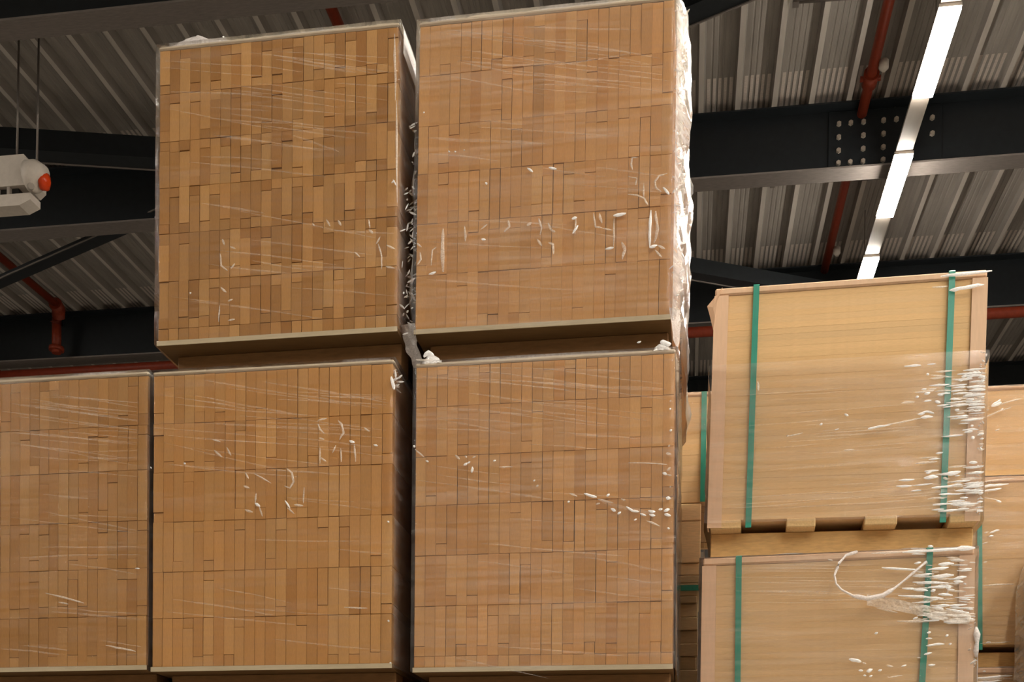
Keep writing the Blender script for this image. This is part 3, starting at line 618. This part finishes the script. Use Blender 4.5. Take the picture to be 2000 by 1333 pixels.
def lath_bundle(label, loc, yaw, tilt, key, w=.822, D=1.2, H=1.093, cols=23, rows=None, p_small=.6, alt=.0, var=.06, seed=1,
                fm='film', side='film_side', bulge=None, mean=1.0, detailed=True, group='film wrapped lath bundles', specials=()):
    t = thing('lath_bundle', label, 'timber bundle', loc, yaw, tilt, group)
    rnd = random.Random(seed)
    zb, zl, zt, zc = .084, .100, H - .017, H
    hd = D / 2
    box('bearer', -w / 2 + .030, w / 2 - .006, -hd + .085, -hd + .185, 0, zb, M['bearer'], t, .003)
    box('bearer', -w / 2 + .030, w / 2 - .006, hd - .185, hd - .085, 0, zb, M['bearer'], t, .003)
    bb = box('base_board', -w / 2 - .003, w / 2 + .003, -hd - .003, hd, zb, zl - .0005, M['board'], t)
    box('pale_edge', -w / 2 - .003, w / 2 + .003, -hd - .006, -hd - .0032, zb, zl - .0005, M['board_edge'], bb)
    box('cover_board', -w / 2 - .003, w / 2 + .003, -hd - .004, hd, zt + .001, zc - .004, M['cover'], t, .004)
    if not detailed:
        o = box('lath_core', -w / 2, w / 2, -hd, hd, zl, zt, M['lath'], t)
        o.color = tone(rnd, mean)
        o['kind'] = 'stuff'
        return t
    zs = [zl + (zt - zl) * f for f in rows]
    pit = w / cols
    gap = .0003
    n = 0
    for c in range(cols):
        x = -w / 2 + pit * (c + .5)
        cells = []
        for r, (a, b) in enumerate(zip(zs, zs[1:])):
            hh = b - a
            if hh < .06 or rnd.random() > p_small:
                cells.append((a, b, r))
            else:
                sm = hh * rnd.choice((.20, .21, .23))
                up = (c + r) % 2 == 0 if rnd.random() < .8 else rnd.random() < .5
                if up:
                    cells += [(a, b - sm, r), (b - sm, b, r)]
                else:
                    cells += [(a, a + sm, r), (a + sm, b, r)]
        for a, b, r in cells:
            h = b - a - (.0014 if rnd.random() < .75 else .0004)
            small = h < .06
            v = mean * (1 + rnd.gauss(0, var))
            if alt:
                s = 1 if (c + (r % 2) * 0 + (1 if small else 0)) % 2 == 0 else -1
                if rnd.random() < .2:
                    s = -s
                v *= 1 + alt * s
            for sc, sr, sv in specials:
                if sc == c and sr == r and not small:
                    v *= sv
            o = link('lath', lath_mesh(pit - (gap if rnd.random() < .75 else rnd.uniform(.001, .003)), h, D), None, t,
                     (x + rnd.uniform(-.0004, .0004), rnd.gauss(0, .0010), (a + b) / 2))
            o.color = tone(rnd, v, max(-1, min(1.6, (mean - v) * 5 + rnd.gauss(0, .35))))
            n += 1
    fw = link('stretch_wrap', film_mesh(w + .008, D + .008, zb + .002, zc, seed=seed, bulge=bulge), [M[fm], M[side]], t)
    crease_glint_part(key, t, -hd - .0105)
    return t


D = 1.2
YF = 3.55 + D / 2
def rows_px(*ys):
    """Row joints given as fractions of the lath face from its bottom."""
    a, b = ys[0], ys[-1]
    return [(a - y) / (a - b) for y in ys]


G = 'film wrapped lath bundles'
lath_bundle('upper left lath bundle with bold light and dark stripes, wrapped in clear film', (-1.374, YF, 3.197), .007, .009, 'B1',
            rows=rows_px(664, 640, 548, 455, 365, 275, 182, 97), p_small=.85, alt=.12, var=.07, seed=11, fm='film_left', bulge={'r': .016, 'l': .006}, mean=.81)  # lowered mean puts the light falloff to the left into the lath colour
lath_bundle('tallest upper lath bundle in the middle, topmost of its stack, with white film marks', (-.483, YF, 3.187), -.013, -.002, 'B2', w=.817, H=1.100, cols=24,
            rows=rows_px(645, 540, 440, 343, 250, 152, 55), p_small=.38, var=.065, seed=22, side='film_dense', bulge={'r': .045, 'l': .05}, mean=1.02)
lath_bundle('lower lath bundle under the striped one, plain face with faint curled film marks', (-1.382, YF, 2.104), .016, .009, 'B4',
            rows=rows_px(1302, 1207, 1116, 1018, 921, 825, 730), p_small=.36, var=.065, seed=44, fm='film_left', bulge={'r': .012, 'l': .006}, mean=.94)  # mean slightly lowered: dimmer light at left put into the colour
lath_bundle('lower middle lath bundle with a slanting chain of bright film glints', (-.472, YF, 2.094), .001, .006, 'B5', w=.827, H=1.088, cols=24,
            rows=rows_px(1305, 1283, 1184, 1084, 985, 888, 790, 711), p_small=.42, var=.07, seed=55, bulge={'r': .010, 'l': .006}, mean=1.02,
            specials=((2, 1, 1.18), (6, 1, 1.2), (9, 2, 1.16), (13, 2, 1.1)))
lath_bundle('lowest, single lath bundle at the far left edge, cut by the frame', (-2.226, YF, 2.105), .010, .010, 'B3',
            rows=rows_px(1303, 1207, 1115, 1023, 925, 838, 743), p_small=.5, alt=.05, var=.06, seed=33, fm='film_left', bulge={'r': .001, 'l': .006}, mean=.81)  # light falloff at the left edge painted in by the low mean
for nm, x in (('left', -2.222), ('second', -1.382), ('middle', -.472)):
    for k in (0, 1):
        lath_bundle('supporting lath bundle below the frame', (x, YF, FLOOR + .001 + k * 1.0965), 0, 0, None, H=1.093, detailed=False, group='lath bundles below the frame', seed=k)

# loose film hanging at the bottom corners of the tall bundle
tall = bpy.data.objects['lath_bundle.001']


def film_flap(name, parent, pts, amp=.006, mi='film_tail', seed=3):
    """A crumpled sheet of film spanning rows of points."""
    bm = bmesh.new()
    rows = []
    nu, nv = 9, len(pts) * 6
    for j in range(nv + 1):
        f = j / nv * (len(pts) - 1)
        i = min(int(f), len(pts) - 2)
        g = f - i
        a = Vector(pts[i][0]).lerp(Vector(pts[i + 1][0]), g)
        b = Vector(pts[i][1]).lerp(Vector(pts[i + 1][1]), g)
        row = []
        for k in range(nu + 1):
            p = a.lerp(b, k / nu)
            q = Vector((p.x * 40 + seed, p.y * 25, p.z * 30))
            row.append(bm.verts.new(p + Vector((amp * noise.noise(q), -amp * abs(noise.noise(q * 1.7)) * 1.5, 0))))
        rows.append(row)
    for a, b in zip(rows, rows[1:]):
        for k in range(nu):
            f = bm.faces.new((a[k], a[k + 1], b[k + 1], b[k]))
            f.smooth = True
    return link(name, finish(bm, name), M[mi], parent)


hd = D / 2
film_flap('film_tail', tall, [((.408, -hd - .006, .12), (.440, -hd + .06, .14)), ((.414, -hd - .004, .06), (.440, -hd + .06, .05)), ((.424, -hd + .0, .02), (.436, -hd + .04, .0))])
film_flap('film_tail', tall, [((-.470, -hd + .05, .14), (-.408, -hd - .006, .12)), ((-.450, -hd + .05, .06), (-.400, -hd - .004, .06)), ((-.425, -hd + .05, -.0), (-.392, -hd + .0, .02)), ((-.41, -hd + .04, -.02), (-.385, -hd + .01, .004))], .010, seed=8)


# ------------------------------------------------------------------ pallet loads of board sheets
def strap_part(parent, x, w, y, z0, z1, ytop, name='strap', label=None, x1=None):
    x1 = x if x1 is None else x1
    bm = bmesh.new()
    h = w / 2
    prof = [(x1, y, z0), (x + (x1 - x) * .5, y - .0008, (z0 + z1) / 2), (x, y, z1 - .004), (x, y + .006, z1 + .002), (x, ytop, z1 + .002)]
    vs = []
    for px, py, pz in prof:
        vs.append([bm.verts.new((px + s * h, py + dy, pz + dz)) for s, dy, dz in ((-1, 0, 0), (1, 0, 0), (1, .003, -.001), (-1, .003, -.001))])
    for a, b in zip(vs, vs[1:]):
        for k in range(4):
            bm.faces.new((a[k], a[(k + 1) % 4], b[(k + 1) % 4], b[k]))
    bm.faces.new(vs[0]); bm.faces.new(vs[-1])
    return link(name, finish(bm, name), M['strap'], parent)


SHEET = Vector((.69, .455, .225))


def sheet_load(label, loc, yaw, tilt, key, w=.838, D=.8, stringer=.083, deck=.030, H=.879, n=38, seed=1, mean=1.0, var=.03, straps=(), protectors=True,
               wrap=None, deck_x=(-.364, -.123, .125, .378), detailed=True, group='strapped board pallets', strap_w=.019, recess=.055, cover=.026):
    t = thing('board_pallet', label, 'pallet load', loc, yaw, tilt, group)
    rnd = random.Random(seed)
    hd, hw = D / 2, w / 2
    zs0, zs1 = stringer + deck, H - cover
    for y in (-hd + recess, hd - recess - .09):
        box('stringer', -hw + .006, hw - .006, y, y + .09, 0, stringer, M['pallet'], t, .003)
    for k, x in enumerate(deck_x):
        bw = .050 if k in (0, 2) else .046
        box('deck_board', max(x - bw, -hw + .004), min(x + bw, hw - .002), -hd - .004, hd, stringer + .0005, zs0 - .0005, M['pallet_end'], t, .003)
    if detailed:
        th = (zs1 - zs0) / n
        bm = bmesh.new()
        add_box(bm, -hw + .004, hw - .004, -hd + .003, hd - .003, .0, th)
        bmesh.ops.bevel(bm, geom=[e for e in bm.edges], offset=.0003, segments=1, affect='EDGES')
        me = finish(bm, 'sheet')
        me.materials.append(M['sheet'])
        for k in range(n):
            o = link('sheet', me, None, t, (rnd.uniform(-.002, .002), rnd.uniform(-.0005, .0004), zs0 + th * k))
            c = SHEET * mean * (1 + rnd.gauss(0, var))
            q = rnd.gauss(0, .03)
            o.color = (c.x, c.y * (1 - q * .3), c.z * (1 - q), 1)
    else:
        o = box('sheet_core', -hw, hw, -hd, hd, zs0, zs1, M['sheet'], t)
        o.color = (*SHEET, 1)
        o['kind'] = 'stuff'
    box('cover_board', -hw - .002, hw + .002, -hd - .004, hd, zs1 + .001, H - .001, M['kraft'], t, .005)
    if protectors:
        for s in (-1, 1):
            bm = bmesh.new()
            xo = s * (hw + .004)
            xi = s * (hw - .042)
            add_box(bm, min(xo, xi), max(xo, xi), -hd - .006, -hd - .001, stringer + .004, zs1 - .001)
            add_box(bm, min(xo, xo - s * .005), max(xo, xo - s * .005), -hd - .001, -hd + .045, stringer + .004, zs1 - .001)
            link('edge_protector', finish(bm, 'edge_protector'), M['kraft'], t)
    for s in straps:
        strap_part(t, s[0], strap_w, -hd - .010, stringer + .002, H + .001, hd, x1=s[1])
    if wrap:
        z0, z1, coll, fm = wrap
        link('stretch_wrap', film_mesh(w + .016, D + .016, z0, z1, seed=seed, amp=.004, top=coll, bulge={'r': .012, 'l': .004}), [M[fm], M['film_dense']], t)
    if key:
        crease_glint_part(key, t, -hd - .0175)
    return t


GP = 'strapped board pallets'
r1 = sheet_load('strapped pallet of tan boards at right, topmost of its stack, with a folded cardboard corner', (.491, 3.75 + .4, 2.584), -.06, -.017, 'R1', seed=71,
                straps=((-.288, -.290), (.316, .312)), wrap=(.10, .62, False, 'film'))
r2 = sheet_load('strapped pallet of tan boards at lower right, with a loose loop of film', (.486, 3.75 + .4, 1.703), -.080, 0, 'R2', seed=72,
                straps=((-.304, -.300), (.289, .255)), wrap=(.10, .878, True, 'film'), mean=.97)
# folded cardboard corner of the upper pallet
bm = bmesh.new()
fl = [(-.398, -.408, .878), (-.424, -.402, .848), (-.446, -.398, .824), (-.436, -.400, .790), (-.424, -.404, .742), (-.419, -.410, .775), (-.412, -.412, .84)]
va = [bm.verts.new(p) for p in fl]
vb = [bm.verts.new((p[0], p[1] + .006, p[2])) for p in fl]
cen = bm.verts.new((-.427, -.408, .815))
for i in range(len(va)):
    j = (i + 1) % len(va)
    bm.faces.new((va[i], va[j], cen))
    bm.faces.new((va[i], vb[i], vb[j], va[j]))
bm.faces.new(vb[::-1])
link('folded_corner', finish(bm, 'folded_corner'), M['kraft'], r1)
# loose film loop of the lower pallet
LOOP = [(67, 874), (32, 861), (11, 833), (-3, 793), (2, 764), (18, 743), (53, 722), (98, 712), (144, 722), (178, 744), (214, 775), (259, 816), (285, 841)]
pts = []
for i in range(len(LOOP) - 1):
    for k in range(3):
        a, b = LOOP[i], LOOP[i + 1]
        f = (i + k / 3) / (len(LOOP) - 1)
        pts.append(((a[0] + (b[0] - a[0]) * k / 3) / 1000, -.420 - .055 * math.sin(math.pi * f), (a[1] + (b[1] - a[1]) * k / 3) / 1000))
rad = [.003 + .004 * abs(noise.noise(Vector(p) * 20)) + (.004 if 18 < i < 27 else 0) for i, p in enumerate(pts)]
lp = tube('film_loop', pts, rad, M['film_tail'], r2, 8)
lp['label'] = 'loose white loop of twisted film'
tp = []
for i, (x, z) in enumerate([(98, 712), (130, 706), (160, 699), (200, 690), (238, 680), (280, 670), (315, 660), (360, 650), (406, 642)]):
    tp.append(((x / 1000, -.432, (z + 10) / 1000 + .012), (x / 1000, -.424, (z - 12) / 1000)))
film_flap('film_tail', r2, tp, .006, 'crease_pale', 12)
tube('film_knot', [(.428, -.41, .625), (.430, -.415, .600), (.431, -.412, .575), (.428, -.41, .55), (.43, -.41, .53)], [.004, .011, .006, .009, .004], M['film_tail'], r2, 9)
for k in (0, 1):
    sheet_load('supporting board pallet below the frame', (.456, 4.15, FLOOR + .001 + k * .8955), -.07, 0, None, H=.894, seed=80 + k, detailed=False, protectors=False, group='board pallets below the frame')

# ------------------------------------------------------------------ loads behind
YB = 4.85
rnd = random.Random(9)
r3 = sheet_load('yellowish board stack in the gap behind, with one pale green strap', (-.20, YB + .4, 3.080), 0, 0, None, w=1.10, stringer=.002, deck=.002, H=.470, n=20, seed=91,
                mean=1.08, straps=((.239, .239),), protectors=False, deck_x=(), strap_w=.022, cover=.016, group=None, wrap=(.30, .468, True, 'film'))
t = thing('plank_pack', 'pale plank pack in the gap, with a level green strap and dark lower planks', 'timber pack', (-.38, YB + .4, 1.70))
z = 0.0
k = 0
hs = [.05] * 16 + [.052, .028, .05, .03, .046, .16, .066]
tot = sum(hs)
scale = (3.078 - 1.70) / tot
for k, h in enumerate(hs):
    hh = h * scale
    for a, b in ((-.414, -.05), (-.049, .28), (.281, .414)):
        sh = rnd.uniform(-.006, .006)
        o = box('plank', a + .001, b - .001 + (rnd.uniform(-.012, .0) if b > .4 and k < 20 else 0), -.4 + sh, .4 + sh, z + .001, z + hh - .001, M['plank'], t, .003)
        v = (1.1 if k > 19 else .75 if k > 17 else .5) * (1 + rnd.gauss(0, .09))  # pale lit top and shaded lower planks, put into the plank colours
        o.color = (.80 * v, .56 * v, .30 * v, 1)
    z += hh
bm = bmesh.new()
zs = 2.718 - 1.70
for x0, x1, y0, y1 in ((-.42, .42, -.412, -.408), (.417, .421, -.412, .412)):
    add_box(bm, x0, x1, y0, y1, zs - .012, zs + .012)
link('strap', finish(bm, 'strap'), M['strap'], t)
link('stretch_wrap', film_mesh(.846, .82, 1.02, 1.376, seed=5, amp=.003, top=False), [M['film_left'], M['film_left']], t)
t = thing('plank_pack', 'supporting plank pack below the frame', 'timber pack', (-.38, YB + .4, FLOOR + .001), group='packs below the frame')
for k in range(8):
    o = box('plank', -.41, .41, -.39, .39, k * .2236, k * .2236 + .222, M['plank'], t, .004)
    o.color = (.5, .34, .18, 1)

r5 = sheet_load('yellow board stack at the right edge with slanting film streaks', (1.49, YB + .4, 3.153), 0, 0, None, w=1.0, stringer=.002, deck=.002, H=.367, n=16, seed=95,
                mean=1.08, protectors=False, deck_x=(), cover=.016, group=None, wrap=(.02, .365, True, 'film'))
bm = bmesh.new()
GLINT_CREASES['R5'] = [(13, 1, -297, 282, -275, 296, -262, 307), (16, 1, -296, 280, -270, 288, -258, 296), (9, 0, -322, 235, -270, 258, -220, 272), (10, 0, -270, 285, -220, 298, -180, 306), (9, 0, -280, 180, -262, 186), (8, 0, -318, 262, -306, 268), (9, 1, -262, 264, -250, 270)]
crease_glint_part('R5', r5, -.417)
r6 = sheet_load('tan board pallet behind the right stack, under the yellow boards, with green strap', (1.45, YB + .4, 2.372), 0, 0, None, w=1.0, stringer=.068, deck=.024, H=.780, n=34, seed=96,
                mean=.92, protectors=False, deck_x=(-.40, .05, .42), straps=((-.296, -.284),), group=None, recess=.05, wrap=(.10, .778, True, 'film'))
GLINT_CREASES['R6'] = [(14, 1, -290, 735, -240, 739, -185, 742), (10, 0, -292, 752, -230, 760, -160, 764), (12, 1, -290, 715, -250, 719, -212, 724), (8, 0, -280, 690, -250, 684, -225, 676), (13, 1, -232, 675, -212, 670), (8, 1, -292, 585, -282, 587), (11, 1, -255, 545, -236, 552, -218, 556), (11, 1, -258, 530, -240, 534), (9, 0, -276, 543, -262, 549), (9, 0, -282, 500, -262, 508), (8, 0, -278, 425, -264, 427), (8, 0, -280, 330, -200, 334, -160, 334), (9, 1, -262, 96, -245, 99), (6, 0, -285, 94, -200, 97, -165, 100)]
crease_glint_part('R6', r6, -.417)
r7 = sheet_load('lowest board pallet at the right edge, film gleaming white on its top edge', (1.45, YB + .4, 1.492), 0, 0, None, w=1.0, H=.878, n=38, seed=97, mean=1.0, protectors=False, group=None,
                wrap=(.10, .877, True, 'film'))
GLINT_CREASES['R7'] = [(14, 1, -300, 832, -240, 836, -160, 842), (12, 1, -300, 815, -250, 818, -200, 822), (9, 1, -275, 858, -262, 860), (12, 0, -300, 824, -160, 832)]
crease_glint_part('R7', r7, -.417)
for k in (0, 1):
    sheet_load('supporting board pallet below the frame', (1.45, YB + .4, FLOOR + .001 + k * .79), 0, 0, None, w=1.0, H=.789, detailed=False, protectors=False, group='board pallets below the frame', deck_x=(-.4, 0, .4))

# film wrapped carton load at the right edge
t = thing('carton_load', 'crumpled film wrapped carton load cut by the right edge', 'carton load', (1.745, 4.45, FLOOR))
zz = .14
for i in range(5):
    box('pallet_board', -.44, .44, -.44 + i * .17, -.44 + i * .17 + .1, .115, .139, M['pallet'], t, .003)
for x in (-.40, 0, .32):
    box('pallet_runner', x, x + .1, -.44, .34, 0, .114, M['pallet'], t, .003)
for r in range(7):
    h = (3.0 - .14) / 7 if r < 6 else .33
    for c in range(2):
        x0 = -.44 + c * .441
        if r == 6 and c == 0:
            x0 += .05
        o = box('carton', x0, -.44 + (c + 1) * .44, -.44, .34, zz + .001, zz + h - .002, M['carton'], t, .006)
        zc = zz + h * .5
        if c == 0:
            box('hand_hole', x0 - .003, x0 + .01, -.18, .10, zc - .03, zc + .06, M['dark'], o, .002)
    zz += h
box('red_label', -.446, -.4405, -.10, .12, 2.318, 2.42, M['red_label'], t, .001)
bm = bmesh.new()
rows = []
for j in range(40):
    z = .12 + (2.90 - .12) * j / 39
    row = []
    for i in range(33):
        f = i / 32
        if f < .5:
            x, y, nx, ny = -.452, .35 - .805 * f * 2, -1, 0
        else:
            x, y, nx, ny = -.452 + .905 * (f - .5) * 2, -.455, 0, -1
        if z > 2.78:
            x = x + (z - 2.78) * .35 * (1 if x < -.3 else 0)
        q = Vector((x * 9, y * 9, z * 12))
        a = .012 * abs(noise.noise(q)) + .006 * abs(noise.noise(q * 2.3))
        row.append(bm.verts.new((x + nx * a, y + ny * a, z)))
    rows.append(row)
top = []
for v in rows[-1]:
    top.append(bm.verts.new((v.co.x * .72 + .02, v.co.y * .8, 3.10)))
rows.append(top)
for a, b in zip(rows, rows[1:]):
    for k in range(32):
        f = bm.faces.new((a[k], a[k + 1], b[k + 1], b[k]))
        f.smooth = True
link('stretch_wrap', finish(bm, 'stretch_wrap'), M['film_dense'], t)


# film glints painted as white folds down load sides; tufts on load tops
def side_glints(parent, x0, x1, y0, y1, z0, z1, n, seed, pale=.3, wid=(3, 8), length=(.006, .028)):
    rnd = random.Random(seed)
    bm = bmesh.new()
    for i in range(n):
        p = Vector((rnd.uniform(x0, x1), rnd.uniform(y0, y1), rnd.uniform(z0, z1)))
        a = rnd.gauss(.5, .7)
        d = Vector((math.cos(a), rnd.uniform(-.3, .3), math.sin(a))) * rnd.uniform(*length)
        s = Vector((-d.z, 0, d.x)).normalized() * rnd.uniform(*wid) / 2000
        m = 1 if rnd.random() < pale else 0
        prev = None
        for f, tp in ((0, .2), (.3, 1), (.7, .9), (1, .2)):
            q = p + d * (f - .5)
            cur = [bm.verts.new(q - s * tp), bm.verts.new(q + Vector((0, -.004 * tp, 0))), bm.verts.new(q + s * tp)]
            if prev:
                for k in (0, 1):
                    fc = bm.faces.new((prev[k], prev[k + 1], cur[k + 1], cur[k]))
                    fc.material_index = m
                    fc.smooth = True
            prev = cur
    o = link('film_crease', finish(bm, 'film_crease'), [M['crease'], M['crease_pale']], parent)
    o['kind'] = 'stuff'
    return o


side_glints(tall, -.462, -.418, -hd + .005, -hd + .10, .10, .62, 95, 1, .25)
side_glints(tall, -.452, -.420, -hd + .005, -hd + .10, .62, .80, 18, 2, .5)
side_glints(tall, .414, .446, -hd - .004, -hd + .06, .08, 1.09, 120, 3, .5, (3, 8), (.008, .03))
film_flap('film_fold', bpy.data.objects['lath_bundle'], [((.420, -hd - .007, 1.096), (.420, hd, 1.096)), ((.430, -hd - .006, 1.06), (.430, hd, 1.06)), ((.430, -hd - .006, 1.03), (.430, hd, 1.03)), ((.429, -hd - .006, .985), (.429, hd, .985))], .002, 'crease', 21)  # patch of light on the bundle side, painted as a white film sheet
side_glints(bpy.data.objects['lath_bundle.002'], .412, .426, -hd + .0, -hd + .05, 1.0, 1.06, 16, 4, .3)
side_glints(r2, .410, .428, -.41, -.38, .50, .64, 40, 31, .5)
side_glints(r1, .408, .426, -.418, -.40, .10, .62, 60, 32, .4, (3, 6), (.005, .014))


def tuft(parent, x0, x1, y, z, h, seed, mi='film_tail', amp=.006):
    """Loose film standing up along the top edge of a load."""
    n = 8
    pts = []
    for i in range(n + 1):
        f = i / n
        x = x0 + (x1 - x0) * f
        hh = h * math.sin(math.pi * min(1, max(0, f)) ** .8) * (.8 + .4 * noise.noise(Vector((x * 30, seed, 0)))) + .002
        pts.append(((x, y, z - .004), (x, y + .02, z + hh)))
    return film_flap('film_tuft', parent, pts, amp, mi, seed)


obs = bpy.data.objects
tuft(obs['lath_bundle'], -.395, -.17, -hd + .005, 1.091, .046, 1)
tuft(obs['lath_bundle'], -.1, .3, -hd + .01, 1.091, .006, 7)
tuft(obs['lath_bundle.001'], -.39, -.28, -hd + .01, 1.097, .018, 2)
tuft(obs['lath_bundle.001'], -.05, .25, -hd + .01, 1.097, .02, 3)
tuft(obs['lath_bundle.003'], -.40, -.33, -hd + .0, 1.085, .040, 4, 'crease', .010)
tuft(obs['lath_bundle.003'], -.33, .41, -hd + .01, 1.085, .012, 5)
tuft(obs['lath_bundle.003'], .34, .41, -hd + .0, 1.085, .028, 6, 'crease', .008)
tuft(obs['lath_bundle.002'], .22, .40, -hd + .02, 1.091, .016, 8)
tuft(obs['lath_bundle.004'], .10, .40, -hd + .01, 1.091, .016, 9)
tuft(r1, .28, .42, -.38, .877, .010, 10, 'crease', .006)
tuft(r2, .20, .42, -.38, .877, .010, 11, 'crease', .006)
